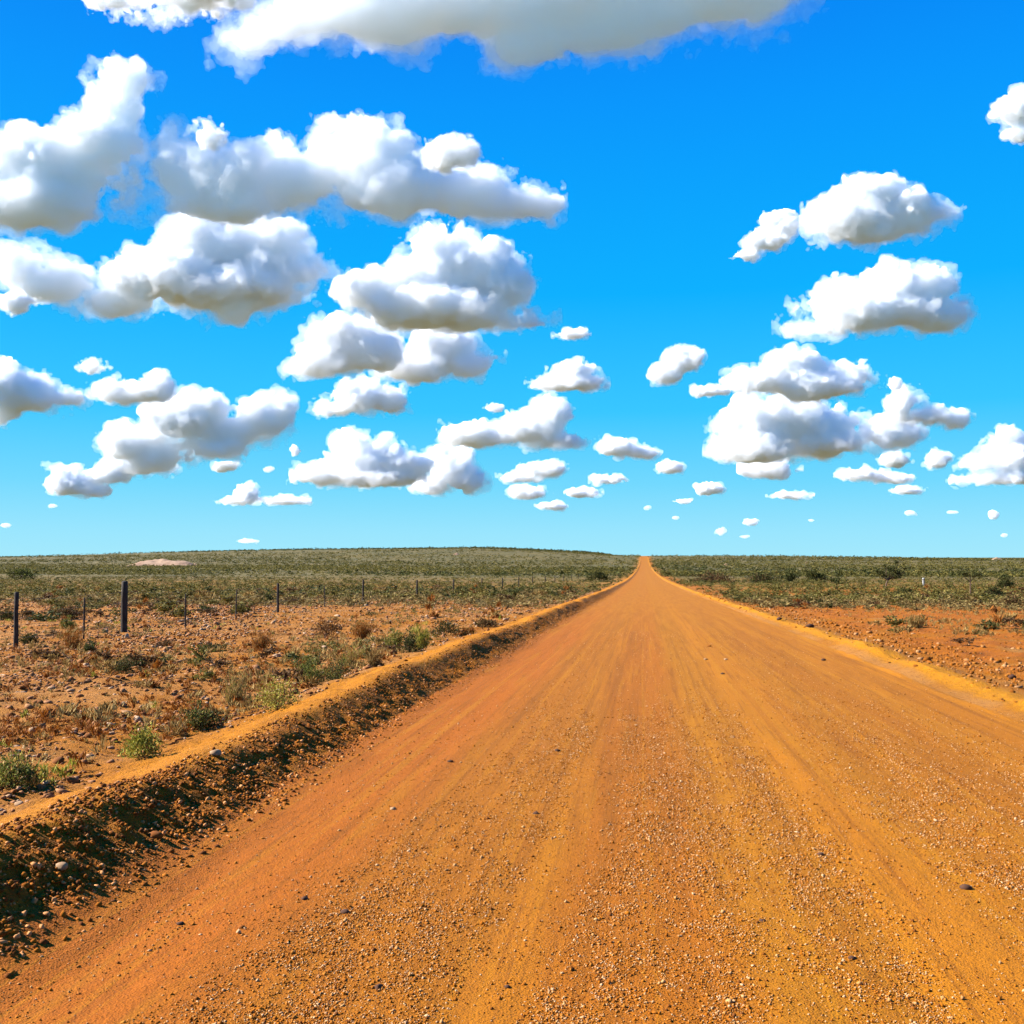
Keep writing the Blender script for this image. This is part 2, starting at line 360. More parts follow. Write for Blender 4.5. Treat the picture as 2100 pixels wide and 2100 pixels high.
# stony ground on the verges
def verge_l(x, y):
    band = np.clip(1-np.abs(-x-(5.2+.30*y))/(1.2+.07*y), 0, 1)      # the pale rubble strip running towards the fence
    return np.clip(sstep(3.9, 4.4, -x)*(0.16+0.6*sstep(-.1, .35, fbm(x*1.1, y*1.1, 3, 67)) + 1.1*band*sstep(-.35, .1, fbm(x*.9, y*.6, 2, 69))), 0, 1)
x, y = field(420000, 4.5, 110, 1.3, -60, -3.5, verge_l)
r = np.exp(rng.normal(np.log(.013), .5, len(x)))*(1+0.028*y); r = np.minimum(r, .085)
S = np.stack([r*rng.uniform(.9, 1.5, len(x)), r*rng.uniform(.8, 1.2, len(x)), r*rng.uniform(.45, .8, len(x))], 1)
P = np.stack([x, y, H(x, y)+S[:, 2]*.3], 1)
v, f = scatter(ANG, P, S, rng)
tag(np_mesh('verge_stones', v, f, SIDE_STONE), 'pale pinkish stones strewn over the verge between bank and fence', None, None, 'stuff')
def verge_r(x, y):
    return np.clip((0.9*np.clip(1-np.abs(x-5.9)/1.1, 0, 1)+.22*sstep(-.05, .4, fbm(x*1.3, y*.8, 3, 68)))*sstep(4.75, 5.0, x) + .10*sstep(4.3, 4.6, x), 0, 1)
x, y = field(120000, 9, 100, 1.2, 4.3, 50, verge_r)
r = np.exp(rng.normal(np.log(.014), .5, len(x)))*(1+0.018*y); r = np.minimum(r, .065)
S = np.stack([r*rng.uniform(.9, 1.5, len(x)), r*rng.uniform(.8, 1.2, len(x)), r*rng.uniform(.5, .9, len(x))], 1)
P = np.stack([x, y, H(x, y)+S[:, 2]*.3], 1)
v, f = scatter(ANG, P, S, rng, 1.0)
tag(np_mesh('roadside_rubble', v, f, EDGE_STONE), 'broken stones and lumps of earth behind the right road edge', None, None, 'stuff')

# single stones big enough to point at
BIG_D = stone_mat('dark stone', [(.085, .045, .03)]*2); BIG_P = stone_mat('pale stone', [(.42, .27, .16)]*2); BIG_R = stone_mat('rust stone', [(.24, .085, .03)]*2)
def stone(px, py, wpx, mat, label, hgt=.7, elong=1.2):
    p = ground_at(px, py, 300); r = wpx/2100*p.y/2
    v, f = rock_shapes(rng, ICO1 if wpx < 18 else ICO2, 1, .28 if wpx < 18 else .12)[0]
    v = v*np.array([r*elong, r, r*hgt]); a = rng.uniform(-.5, .5); c, s_ = math.cos(a), math.sin(a)
    v = np.stack([v[:, 0]*c-v[:, 1]*s_, v[:, 0]*s_+v[:, 1]*c, v[:, 2]], 1)
    o = np_mesh('stone', v, f, mat); o.location = (p.x, p.y, float(H(p.x, p.y))+r*hgt*.5)
    return tag(o, label, 'stone')
STONES = [
 (924,1567,14,BIG_D,'small dark stone on the smooth left wheel path, beyond the loose gravel'),
 (1142,1545,12,BIG_D,'dark stone in the gravel left of the road centre, beside the pale track'),
 (1100,1674,14,BIG_D,'dark stone in the gravel, a stride nearer than the one level with the saltbush'),
 (1041,2033,14,BIG_D,'dark stone at the very bottom of the photo left of the centre gravel'),
 (775,2032,22,BIG_D,'largest dark stone on the road, bottom left in the gravel edge'),
 (708,1877,18,BIG_D,'dark stone at the seam of red soil and gravel on the left of the road'),
 (624,1846,16,BIG_D,'dark stone lying in the smooth red soil left of the gravel'),
 (806,1664,14,BIG_P,'pale pebble on the smooth red soil at the left edge of the gravel'),
 (368,1905,16,BIG_D,'dark stone low on the red soil, near the foot of the bank'),
 (496,1910,15,BIG_R,'rust brown stone on the red soil right of the one by the bank foot'),
 (1564,1898,14,BIG_D,'dark stone beside the broad yellow wheel track in the near gravel'),
 (1980,1827,20,BIG_D,'dark stone in a thin patch of gravel near the right border of the photo'),
 (1683,1760,16,BIG_D,'dark stone lying in the clean yellow wheel track right of centre'),
 (1749,1976,17,BIG_D,'dark stone bottom right in the gravel left of the yellow track'),
 (1482,1384,9,BIG_D,'darkest of the small stones on the smooth far road, right of centre'),
 (1456,1326,8,BIG_R,'farthest of the small stones on the smooth road right of centre'),
 (1689,1356,9,BIG_D,'small dark stone alone on the smooth right lane'),
 (1447,1354,8,BIG_P,'left stone of two side by side on the smooth far road'),
 (1489,1354,8,BIG_P,'right stone of two side by side on the smooth far road'),
 (1661,1287,17,BIG_D,'dark blocky stone on the right road edge'),
 (1598,1272,11,BIG_D,'small dark stone on the right road edge, just beyond the blocky one'),
 (2076,1388,17,BIG_D,'dark lump on the rubble near the right border'),
 (442,1552,24,BIG_P,'flat pale stone on the crest of the left bank below the green bush'),
 (321,1722,28,BIG_R,'big rough brown stone half way down the dark face of the bank'),
 (126,1790,26,BIG_P,'pale stone near the left border on the dark face of the bank'),
 (427,1320,16,BIG_P,'pale grey stone in the rubble strip left of the verge'),
 (70,1504,20,BIG_P,'white stone on the open verge left of the pale green bush'),
 (250,1453,18,BIG_P,'pale stone on the verge between the rubble and the dark bush'),
 (281,1443,15,BIG_P,'white stone just right of another pale one on the verge'),
 (40,1648,20,BIG_P,'pale stone at the foot of the shrub by the left border'),
]
for a in STONES: stone(*a)

# ---------------------------------------------------------------- shrubs
def leaf_mat(name, c1, c2, c3):
    m = MT(name); r = m.n('ShaderNodeNewGeometry').outputs['Random Per Island']
    c = m.ramp(r, [(0, c1), (.45, c2), (1, c3)]); m.b.inputs['Roughness'].default_value = .8
    c = m.rich(c, 1.05, .76); m.put(m.b.inputs['Base Color'], c)
    tr = m.n('ShaderNodeBsdfTranslucent'); m.put(tr.inputs[0], c); mx = m.n('ShaderNodeMixShader'); mx.inputs[0].default_value = .25
    out = [q for q in m.t.nodes if q.type == 'OUTPUT_MATERIAL'][0]
    m.t.links.new(m.b.outputs[0], mx.inputs[1]); m.t.links.new(tr.outputs[0], mx.inputs[2]); m.t.links.new(mx.outputs[0], out.inputs[0])
    return m.m
LEAF = dict(
    dark=leaf_mat('dark saltbush leaf', (.028,.032,.009), (.052,.056,.014), (.12,.115,.032)),
    green=leaf_mat('grey green leaf', (.06,.075,.014), (.14,.15,.028), (.30,.28,.06)),
    lime=leaf_mat('yellow green leaf', (.15,.145,.018), (.33,.30,.045), (.52,.44,.10)),
    dry=leaf_mat('dry straw stalk', (.16,.09,.028), (.32,.19,.06), (.50,.34,.13)),
    straw=leaf_mat('faded straw leaf', (.11,.07,.026), (.21,.145,.05), (.32,.23,.085)),
    rust=leaf_mat('rust coloured dry leaf', (.14,.045,.012), (.26,.085,.020), (.36,.14,.035)),
    brown=leaf_mat('brown dry leaf', (.05,.026,.014), (.11,.055,.022), (.20,.11,.045)),
    olive=leaf_mat('olive scrub leaf', (.06,.056,.014), (.135,.112,.026), (.25,.195,.055)))
wm = MT('dry wood'); WOOD = wm.done(wm.mix(wm.rng(wm.noise(30), .4, .6), (.10, .06, .035), (.20, .13, .08)))
def leaves(rng, w, h, n, size, style, d=None):
    """leaf blades through a mound w wide and h high: clumped, ragged, open at the rim"""
    d = d or w; nc = max(4, int(n/26))
    a = rng.uniform(0, 2*np.pi, nc); rr = np.sqrt(rng.random(nc)); zz = rng.random(nc)**.8
    if style == 'spiky': cr = rr*(.25+.6*zz)
    else: cr = rr*np.sqrt(np.clip(1-(zz*.95)**2, 0, 1))
    C = np.stack([np.cos(a)*cr*w/2, np.sin(a)*cr*d/2, zz*h*.92], 1); C[:, 2] = np.maximum(C[:, 2]*(1+.22*rng.normal(size=nc)), .04*h)
    k = rng.integers(0, nc, n); sp = .11 if style != 'spiky' else .07
    Pp = C[k] + rng.normal(0, 1, (n, 3))*np.array([w*sp, d*sp, h*sp]); Pp[:, 2] = np.clip(Pp[:, 2], .01*h, None)
    out = Pp/np.array([w/2, d/2, h]); out[:, 2] = out[:, 2]*.8+.35
    dr = out*(1.0 if style != 'spiky' else .5) + rng.normal(0, .6 if style != 'spiky' else .28, (n, 3)); dr[:, 2] += .3 if style != 'spiky' else .9
    dr /= np.linalg.norm(dr, axis=1)[:, None]
    sd = np.cross(dr, rng.normal(size=(n, 3))); sd /= np.linalg.norm(sd, axis=1)[:, None]
    L = size*rng.uniform(.6, 1.5, n)[:, None]*(1 if style != 'spiky' else 2.2); W = size*rng.uniform(.3, .6, n)[:, None]*(1 if style != 'spiky' else .5)
    up = np.cross(dr, sd)*W*.35
    A = Pp-dr*L*.5; B = Pp+sd*W*.6+up; Cc = Pp+dr*L*.6; Dd = Pp-sd*W*.6+up
    V = np.stack([A, B, Cc, Dd], 1).reshape(-1, 3); F = np.arange(n*4).reshape(-1, 4)
    return V, F
def tube(pts, rad, seg=5):
    V, F = [], []
    for i, (p, r) in enumerate(zip(pts, rad)):
        p = np.array(p); q = np.array(pts[min(i+1, len(pts)-1)])-np.array(pts[max(i-1, 0)]); q = q/np.linalg.norm(q)
        s = np.cross(q, (0.3, .9, .1)); s /= np.linalg.norm(s); t = np.cross(q, s)
        for k in range(seg):
            a = 2*np.pi*k/seg; V.append(p+r*(np.cos(a)*s+np.sin(a)*t))
    for i in range(len(pts)-1):
        for k in range(seg): F.append((i*seg+k, i*seg+(k+1) % seg, (i+1)*seg+(k+1) % seg, (i+1)*seg+k))
    n = len(pts)-1
    return np.array(V), np.array(F), seg
def join(parts):
    V, F, o = [], [], 0
    for v, f in parts: V.append(v); F.append(np.array(f)+o); o += len(v)
    return np.concatenate(V), np.concatenate(F)
def stems(rng, w, h, n, r):
    out = []
    for _ in range(n):
        a = rng.uniform(0, 2*np.pi); k = rng.uniform(.2, .8)
        e = np.array([np.cos(a)*w/2*k, np.sin(a)*w/2*k, h*rng.uniform(.55, .95)]); m = e*.5+rng.normal(0, .06*w, 3); m[2] = max(m[2], .1*h)
        v, f, _s = tube([(0, 0, -.05*h), m, e], [r, r*.7, r*.3], 4); out.append((v, f))
    return join(out)
def empty(name, loc):
    o = bpy.data.objects.new(name, None); COL.objects.link(o); o.location = loc; o.empty_display_size = .3; return o
def shrub(px, py, wpx, hpx, leafs, style, label, name='shrub', cat='shrub', accent=None, group=None):
    p = ground_at(px, py); sc = p.y/2100.0; w, h = wpx*sc, hpx*sc*.95
    px_m = p.y/1024.0                                       # size of one picture dot there
    size = max(.022, 1.5*px_m); n = int(min(1500, max(60, 2.6*w*h/(size*size*.35)*1.6)))
    root = empty(name, (p.x, p.y, float(H(p.x, p.y))-.01*h))
    tag(root, label, cat, group)
    v, f = leaves(rng, w, h, n, size, style, d=min(w, 1.1*max(w*.6, h*1.3)))
    midx = (rng.random(len(f)) < .22).astype(int) if accent else None
    np_mesh('foliage', v, f, LEAF[leafs], parent=root, mats=[LEAF[leafs]]+([LEAF[accent]] if accent else []), midx=midx)
    if hpx > 14:
        v, f = stems(rng, w, h, 9 if hpx > 30 else 5, max(.006, .35*px_m)); np_mesh('stem', v, f, WOOD, parent=root)
    return root
SHRUBS = [
 (413,1497,86,44,'dark','mound','compact dark green bush on the verge beside the crest of the bank','green'),
 (293,1556,88,56,'lime','mound','pale yellow green bush on the verge, nearer than the compact dark one','green'),
 (25,1622,110,64,'green','mound','leafy green and brown shrub cut by the left border above the bank','dry'),
 (568,1458,96,64,'lime','mound','tall straw tipped green shrub by the bank, first beyond the compact dark bush','dry'),
 (478,1447,88,66,'dry','spiky','straw coloured tuft shrub touching the tall green one on its left','green'),
 (640,1407,76,48,'green','mound','grey green bush with a long shadow by the bank, left one of a pair','dark'),
 (694,1393,56,44,'dark','mound','darker right bush of the pair with long shadows by the bank','green'),
 (720,1372,60,46,'dry','spiky','straw yellow bush behind the pair with long shadows','lime'),
 (768,1366,50,36,'dry','spiky','small straw bush right of the straw yellow bush behind the pair','brown'),
 (250,1382,56,30,'dark','mound','dark low bush in the pale rubble left of the verge','brown'),
 (283,1368,50,24,'dark','mound','dark flat bush just behind the low one in the rubble'),
 (536,1332,70,40,'rust','spiky','rust coloured dry bush in the stony strip','dry'),
 (148,1332,66,44,'rust','spiky','orange brown dry bush between the two nearest fence posts','dry'),
 (183,1335,26,24,'dark','mound','small blackish bush against the right of the orange brown one'),
 (60,1319,44,20,'dark','mound','dark small bush right beside the nearest fence post'),
 (435,1337,84,18,'dark','mound','long low dark bush in the rubble strip right of the thick post','brown'),
 (340,1328,40,13,'brown','mound','small low brown bush left of the long low dark one'),
 (138,1291,36,20,'green','mound','small green bush beyond the fence wires, left of the thick post','dark'),
 (140,1270,60,26,'brown','mound','brown topped dark bush beyond the first thin dropper','dark'),
 (10,1272,64,28,'dark','mound','dark bush beyond the fence at the left border','brown'),
 (58,1267,38,18,'brown','mound','brown bush behind the nearest fence post','dark'),
 (547,1241,30,18,'dark','mound','round black bush left of the third thick fence post'),
 (596,1240,40,15,'brown','mound','brown bush right of the third thick fence post','dark'),
 (420,1254,44,11,'dark','mound','low dark streak of a bush right of the second thin dropper'),
 (327,1233,32,12,'dark','mound','small dark bush far beyond the fence right of the thick post'),
 (808,1332,46,32,'green','mound','green bush by the bank, left of the tall bright green one','dry'),
 (866,1331,50,46,'lime','spiky','tall bright green tuft at the foot of the bank crest','green'),
 (840,1336,40,34,'dark','mound','dark bush squeezed before the tall bright green tuft'),
 (741,1313,64,40,'rust','spiky','russet dry bush behind the straw bushes','dry'),
 (672,1309,64,32,'brown','mound','brown dry bush left of the russet one','rust'),
 (915,1303,66,28,'dark','mound','wide dark bush beyond the tall bright green tuft','brown'),
 (960,1303,40,20,'rust','mound','low rusty bush right of the wide dark one','dry'),
 (998,1288,52,18,'brown','mound','low brown bush at the bank where its crest bends right','olive'),
 (1046,1226,52,16,'dark','mound','dark low bush on the far left plain near the last fence posts'),
 (1228,1193,44,20,'dark','mound','dark bush left of the far road, last big one before the hill','olive'),
 (1461,1195,84,18,'brown','mound','wide brown bush right of the road, first of the dark row','dark'),
 (1562,1195,64,20,'dark','mound','dark bush second in the row right of the road','brown'),
 (1620,1193,42,19,'dark','mound','dark bush third in the row right of the road'),
 (1671,1193,46,22,'dark','mound','taller dark green bush at the right end of the row','olive'),
 (1715,1198,34,12,'dark','mound','small dark bush between the row and the stemmed shrub'),
 (1880,1287,44,24,'dry','spiky','thin dry bush on the red soil of the right verge','olive'),
 (2038,1228,44,20,'dark','mound','dark bush on the right plain in front of the thin topped tree','brown'),
 (2064,1209,36,24,'dark','mound','dark round bush at the right border behind the nearer one'),
 (2080,1244,40,18,'brown','mound','brown bush at the right border before the plain','dark'),
 (1856,1222,50,14,'dark','mound','flat dark bush just in front of the spreading tree','olive'),
 (1898,1230,36,10,'brown','mound','low brown bush in front of the white marker post'),
 (1612,1244,44,10,'dark','mound','low grey dark bush among the stones right of the road'),
 (42,1188,70,22,'dark','mound','broad dark green thicket far beyond the fence at the left border','green'),
]
for s_ in SHRUBS: shrub(*s_[:7], accent=s_[7] if len(s_) > 7 else None)

# standing trees on the right plain
def bark_tube(pts, rad, parent, name='trunk'):
    v, f, _ = tube(pts, rad, 7); return np_mesh(name, v, f, WOOD, True, parent)
def tree(px, py, hpx, wpx, label, kind):
    p = ground_at(px, py); sc = p.y/2100.0; w, h = wpx*sc, hpx*sc
    root = empty(kind, (p.x, p.y, float(H(p.x, p.y))-.05)); tag(root, label, 'tree')
    return root, w, h, p.y
root, w, h, dist = tree(1817, 1209, 50, 56, 'dark spreading tree with a leaning trunk, alone on the right plain', 'acacia_tree')
bark_tube([(0, 0, 0), (.05, 0, h*.25), (.35, 0, h*.5), (.75, 0, h*.8)], [.11, .09, .07, .03], root)
for e in ((-.9, .2, h*.72), (1.9, -.2, h*.7), (.2, .5, h*.92), (1.3, .3, h*.95)):
    bark_tube([(.2, 0, h*.38), (e[0]*.6, e[1]*.6, h*.58), e], [.06, .045, .02], root, 'limb')
parts = []
for cx, cz, ww, hh in ((-.5, .52, 1.1, .8), (.5, .64, 1.5, .9), (1.35, .54, 1.2, .85), (.7, .46, 1.6, .6), (-.95, .66, .6, .5), (1.95, .68, .6, .5), (.1, .86, .7, .6), (1.15, .88, .7, .6)):
    v, f = leaves(rng, ww, hh, int(260*ww), .13, 'mound', d=ww); v = v+np.array([cx, 0, cz*h-.15*hh]); parts.append((v, f))
v, f = join(parts); np_mesh('crown', v, f, LEAF['dark'], parent=root)
root, w, h, dist = tree(1990, 1224, 50, 30, 'slim little tree with a bare stem and tufted top near the right border', 'slender_tree')
bark_tube([(0, 0, 0), (.03, 0, h*.5), (0, 0, h*.9)], [.06, .045, .03], root)
for e in ((-.6, 0, h*.92), (.6, .1, h*.9), (.1, .3, h*.97)): bark_tube([(.01, 0, h*.62), (e[0]*.5, e[1]*.5, h*.75), e], [.03, .025, .012], root, 'limb')
parts = []
for cx, cz, ww, hh in ((-.45, .76, .9, .5), (.45, .74, .9, .5), (0, .80, 1.3, .55)):
    v, f = leaves(rng, ww, hh, 260, .10, 'mound', d=ww); parts.append((v+np.array([cx, 0, cz*h]), f))
v, f = join(parts); np_mesh('crown', v, f, LEAF['dark'], parent=root)
root, w, h, dist = tree(1768, 1205, 26, 30, 'small rounded tree on thin stems between the dark row and the spreading tree', 'mulga_tree')
for dx in (-.25, .1, .4): bark_tube([(dx*.4, 0, 0), (dx, 0, h*.5)], [.04, .03], root)
v, f = leaves(rng, w, h*.62, 260, .12, 'mound'); np_mesh('crown', v+np.array([0, 0, h*.42]), f, LEAF['olive'], parent=root)

# ---------------------------------------------------------------- wire fence along the left verge
pm = MT('weathered fence post'); px_, py_, pz_ = pm.sep(pm.P)
POST = pm.done(pm.mix(pm.rng(pm.noise(1, 5, .6, v=pm.scale(pm.P, (40, 40, 6))), .35, .65), (.030, .024, .020), (.085, .065, .05)), pm.bump(pm.noise(1, 5, .6, v=pm.scale(pm.P, (60, 60, 5))), .01, .6))
mm = MT('galvanised wire'); mm.b.inputs['Metallic'].default_value = .6; WIRE = mm.done((.16, .13, .11))
def bez_post(w, h, lean, taper=.9, seg=9):
    """a slightly crooked round timber, sawn flat with a bevelled top"""
    z = [-.3, 0, h*.3, h*.65, h-.02, h]; rr = [w*.52, w*.5, w*.49, w*.47*taper/.9, w*.46*taper/.9, w*.36*taper/.9]
    pts = [(lean*q, 0.006*math.sin(q*7), q) for q in z]; v, f, s = tube(pts, rr, seg)
    v = v.copy(); v += np.random.default_rng(int(w*1e4)).normal(0, w*.02, v.shape)
    c = len(v); v = np.vstack([v, [pts[-1]]]); cap = [((len(z)-1)*s+k, (len(z)-1)*s+(k+1) % s, c, c) for k in range(s)]
    return v, list(map(tuple, f)), [(a, b, c_) for a, b, c_, _ in cap]
def poly_mesh(name, v, faces, mat, parent=None, smooth=False):
    me = bpy.data.meshes.new(name); me.from_pydata([tuple(q) for q in v], [], [tuple(int(i) for i in q) for q in faces]); me.materials.append(mat)
    if smooth: me.polygons.foreach_set('use_smooth', [True]*len(me.polygons))
    o = bpy.data.objects.new(name, me); COL.objects.link(o); o.parent = parent; return o
# (x, foot y, width px, kind)
FENCE = [(-250,1350,13,'post'), (-110,1334,5,'dropper'), (32,1318,10,'post'), (172,1278,5,'dropper'), (254,1297,15,'strainer'), (380,1263,4.5,'dropper'), (484,1259,3.5,'dropper'), (570,1262,7,'post'), (666,1248,3,'dropper'),
         (744,1243,6,'post'), (855,1229,5,'post'), (930,1221,4,'post'), (988,1215,3,'post'), (1030,1209,3,'post'), (1064,1205,3,'post'), (1092,1202,3,'post'), (1118,1201,3,'post'), (1138,1197,2.6,'post'), (1156,1194,2.6,'post'), (1172,1192,2.4,'post'), (1186,1189.5,2.2,'post')]
fr = empty('wire_fence', (-13.4, 22, float(H(-13.4, 22)))); bpy.context.view_layer.update()
tag(fr, 'sagging wire fence on dark posts running along the left plain', 'fence')
line = []
FX = [21.9, 26.2, 42, 52.5]
def fence_x(y): return float(np.interp(y, [8, 21.9, 26.2, 42, 52.5, 400], [-13.2, -13.35, -13.35, -14.6, -14.7, -15.5]))
for (px, fy, wp, kind) in FENCE:
    # walk out along the fence line until it shows at this column
    ys = np.geomspace(9, 400, 4000); k = np.argmin(np.abs(1320.0 + 2100*np.array([fence_x(q) for q in ys])/ys*1.0 - px))
    # exact projection
    best = None
    for q in ys[max(0, k-400):k+400]:
        c = CAMROT.transposed() @ (Vector((fence_x(q), q, 0))-EYE); u = 1050+2100*c.x/(-c.z)
        if best is None or abs(u-px) < best[0]: best = (abs(u-px), q)
    y0 = best[1]; x0 = fence_x(y0); z0 = float(H(x0, y0))
    hgt = {'post': 1.2, 'strainer': 1.32, 'dropper': 1.0}[kind]; wd = {'post': .10, 'strainer': .17, 'dropper': .045}[kind]
    if kind == 'post' and y0 > 60: wd = .12
    v, f, cap = bez_post(wd, hgt, rng.uniform(-.025, .025)*(0.2 if px == 32 else 1))
    o = poly_mesh({'post': 'post', 'strainer': 'post', 'dropper': 'dropper'}[kind], v, f+cap, POST, fr, True)
    o.location = Vector((x0, y0, z0))-fr.location; line.append((y0, x0, z0))
line.sort(); ys = np.array([q[0] for q in line]); xs = np.array([q[1] for q in line]); zs = np.array([q[2] for q in line])
for hw in (.22, .5, .78, 1.05):
    pts = []
    for a, b in zip(range(len(line)-1), range(1, len(line))):
        for t in np.linspace(0, 1, 5)[:-1]:
            pts.append((xs[a]+(xs[b]-xs[a])*t-fr.location.x, ys[a]+(ys[b]-ys[a])*t-fr.location.y, zs[a]+(zs[b]-zs[a])*t+hw-.03*math.sin(math.pi*t)-fr.location.z))
    v, f, _ = tube(pts, [.0035]*len(pts), 4); np_mesh('wire', v, f, WIRE, True, fr)
# white marker post and small far things on the right plain
wmh = MT('white painted steel'); WHITE = wmh.done((.38, .36, .33))
p = ground_at(1894, 1203); s1 = p.y/2100
mk = empty('marker_post', (p.x, p.y, float(H(p.x, p.y)))); tag(mk, 'white marker post standing in the scrub right of the spreading tree', 'marker post')
v, f, cap = bez_post(.32, 17*s1, 0); poly_mesh('post', v, f+cap, WHITE, mk, True)
def flat_band(w, h, z): v, f, _ = tube([(0, 0, z), (0, 0, z+h)], [w, w], 9); return v, f
v, f = flat_band(.175, 1.2*s1, 13*s1); np_mesh('band', v, f, POST, parent=mk)

# pale spoil heaps out on the plain and on the ridge
sp = MT('pale spoil'); SPOIL = sp.done(sp.mix(sp.rng(sp.noise(.12, 5, .6), .4, .62), (.34, .20, .12), (.42, .27, .17)), sp.bump(sp.noise(.5, 5), .6, .7))
def heap(px, py, wpx, hpx, label, ridge=0, name='spoil_heap'):
    p = ground_at(px, py, 3600); sc = p.y/2100; w, h = wpx*sc, hpx*sc; n = 44
    uu, vv = np.meshgrid(np.linspace(-1, 1, n), np.linspace(-1, 1, n//2)); rr = np.sqrt(uu**2+vv**2)
    sh = np.clip(1-np.abs(uu)**(3 if ridge else 1.6), 0, 1)*np.clip(1-np.abs(vv)**1.4, 0, 1)
    z = h*sh*(1+.5*fbm(uu*3+px, vv*3, 4, 91)) - .12*h
    if ridge: z *= np.interp(uu, [-1, -.62, -.5, .35, .9, 1], [0, .75, .95, .72, .92, .5])
    co = np.stack([uu*w/2, vv*max(w*.25, h*1.2), z], -1).reshape(-1, 3)
    i = (np.arange(n//2-1)[:, None]*n+np.arange(n-1)[None]).ravel(); q = np.stack([i, i+1, i+1+n, i+n], 1)
    o = np_mesh(name, co, q, SPOIL, True); o.location = (p.x, p.y+max(w*.2, h), p.z); return tag(o, label, 'spoil heap')
heap(316, 1161, 170, 20, 'long pale scarred spoil bank on the left ridge', 1, 'spoil_bank')
heap(398, 1161, 34, 6, 'low pale mound just right of the long spoil bank on the ridge')
heap(935, 1138, 14, 5, 'tiny pale heap near the crest of the ridge left of the road')
heap(1490, 1159, 12, 4, 'tiny pale heap on the plain right of the road end')
heap(1655, 1155, 8, 3, 'tiny pale heap far out above the dark row of bushes')
heap(2046, 1148, 26, 5, 'pale low heap near the horizon by the right border')

# ---------------------------------------------------------------- scrub: countable bushes first, then the far mass
PROTO = {}
def proto(kind, style, n, seed, size):
    r_ = np.random.default_rng(seed); v, f = leaves(r_, 1, 1, n, size, style)
    me_o = np_mesh('shrub', v, f, LEAF[kind]); me = me_o.data; bpy.data.objects.remove(me_o); return me
PL = [proto('dark', 'mound', 170, 1, .16), proto('olive', 'mound', 170, 2, .16), proto('brown', 'mound', 150, 3, .16), proto('dry', 'spiky', 110, 4, .15), proto('rust', 'spiky', 110, 5, .15), proto('olive', 'mound', 170, 6, .17)]
LOOKS = ['low dark saltbush', 'low olive bush', 'low brown bush', 'dry straw tuft', 'dry rusty tuft', 'wide olive bush']
def where(x, y, side):
    if side < 0:
        spot = 'on the stony ground between bank and fence' if x > -13 else 'on the plain beyond the fence'
        along = 'near the bank' if x > -8 and x > -13 else 'close to the fence' if x > -19 else 'out to the left' if x > -35 else 'far out to the left'
    else:
        spot = 'on the plain right of the road'; along = 'beside the rubble' if x < 11 else 'short of the spreading tree' if x < 22 else 'out to the right'
    deep = 'nearer than the thick post' if y < 26 else 'level with thinner posts' if y < 48 else 'where scrub thickens' if y < 72 else 'deep in scrub'
    if side > 0: deep = 'on the red soil' if y < 45 else 'where scrub thickens' if y < 72 else 'deep in scrub'
    return spot, f'{along}, {deep}'
def spots(n, side, y0, y1):
    out = []
    while len(out) < n:
        y = y0*(y1/y0)**rng.random(); lim = (0.64 if side < 0 else 0.38)*y
        x0 = 4.6 if side < 0 else 6.2
        if lim < x0: continue
        x = rng.uniform(x0, lim)*side
        if side < 0 and y < 24 and -x > 3.6 and rng.random() < .5: continue
        if side > 0 and x < 9 and y < 45 and rng.random() < .85: continue
        if fbm(np.array(x*.11), np.array(y*.07), 2, 55) < -.12: continue
        out.append((x, y))
    return out
for side, cnt, grp in ((-1, 175, 'bushes dotted over the left plain'), (1, 95, 'bushes dotted over the right plain')):
    for (x, y) in spots(cnt, side, 13 if side < 0 else 24, 100):
        k = int(rng.choice(6, p=[.28, .22, .18, .14, .08, .10] if y > 30 else [.14, .10, .22, .32, .18, .04]))
        w = rng.uniform(.3, .85)*(1 + y/110)*(.65 if y < 30 else 1); h = w*rng.uniform(.32, .55)
        o = bpy.data.objects.new('shrub', PL[k]); COL.objects.link(o); o.location = (x, y, float(H(x, y))-.02*h)
        o.scale = (w, w*.9, h); o.rotation_euler = (0, 0, rng.uniform(0, 6.28)); spot, rest = where(x, y, side)
        size_ = 'small ' if w < .45 else 'big ' if w > .9 else ''
        tag(o, f"{size_}{LOOKS[k]} {'beyond the fence, ' if 'beyond' in spot else ''}{rest}", 'shrub', grp)
def bush_shapes(n, seed, leafn, size, style='mound'):
    out = []
    for i in range(n):
        r_ = np.random.default_rng(seed+i); v, f = leaves(r_, 1, 1, leafn, size, style); out.append((v.astype(np.float32), f.astype(np.int32)))
    return out
def mass(name, label, n, y0, y1, power, side, wr, hr, leafk, shapes, dens=None):
    q = 1-power; u = rng.random(n); y = (y0**q+(y1**q-y0**q)*u)**(1/q) if abs(q) > 1e-6 else y0*(y1/y0)**u
    lo, hi = (-0.72*y, -4.4+0*y) if side < 0 else (5.6+0*y, 0.46*y)
    x = lo+(hi-lo)*rng.random(n); ok = hi > lo
    if dens is not None: ok &= rng.random(n) < dens(x, y)
    x, y = x[ok], y[ok]; w = rng.uniform(*wr, len(x))*(1+y/900); h = w*rng.uniform(*hr, len(x))
    P = np.stack([x, y, H(x, y, False)-.03*h], 1); S = np.stack([w, w*.8, h], 1)
    v, f = scatter(shapes, P, S, rng, tilt=.04)
    print(name, len(x), len(f))
    return tag(np_mesh(name, v, f, LEAF[leafk]), label, None, None, 'stuff')
def patch(fx, fy, lo, hi, seed):
    return lambda x, y: sstep(lo, hi, fbm(x*fx, y*fy, 3, seed))*.95+.05
B40, B14, B7, T30 = bush_shapes(8, 200, 70, .17), bush_shapes(8, 300, 44, .22), bush_shapes(6, 400, 14, .36), bush_shapes(8, 500, 26, .24, 'spiky')
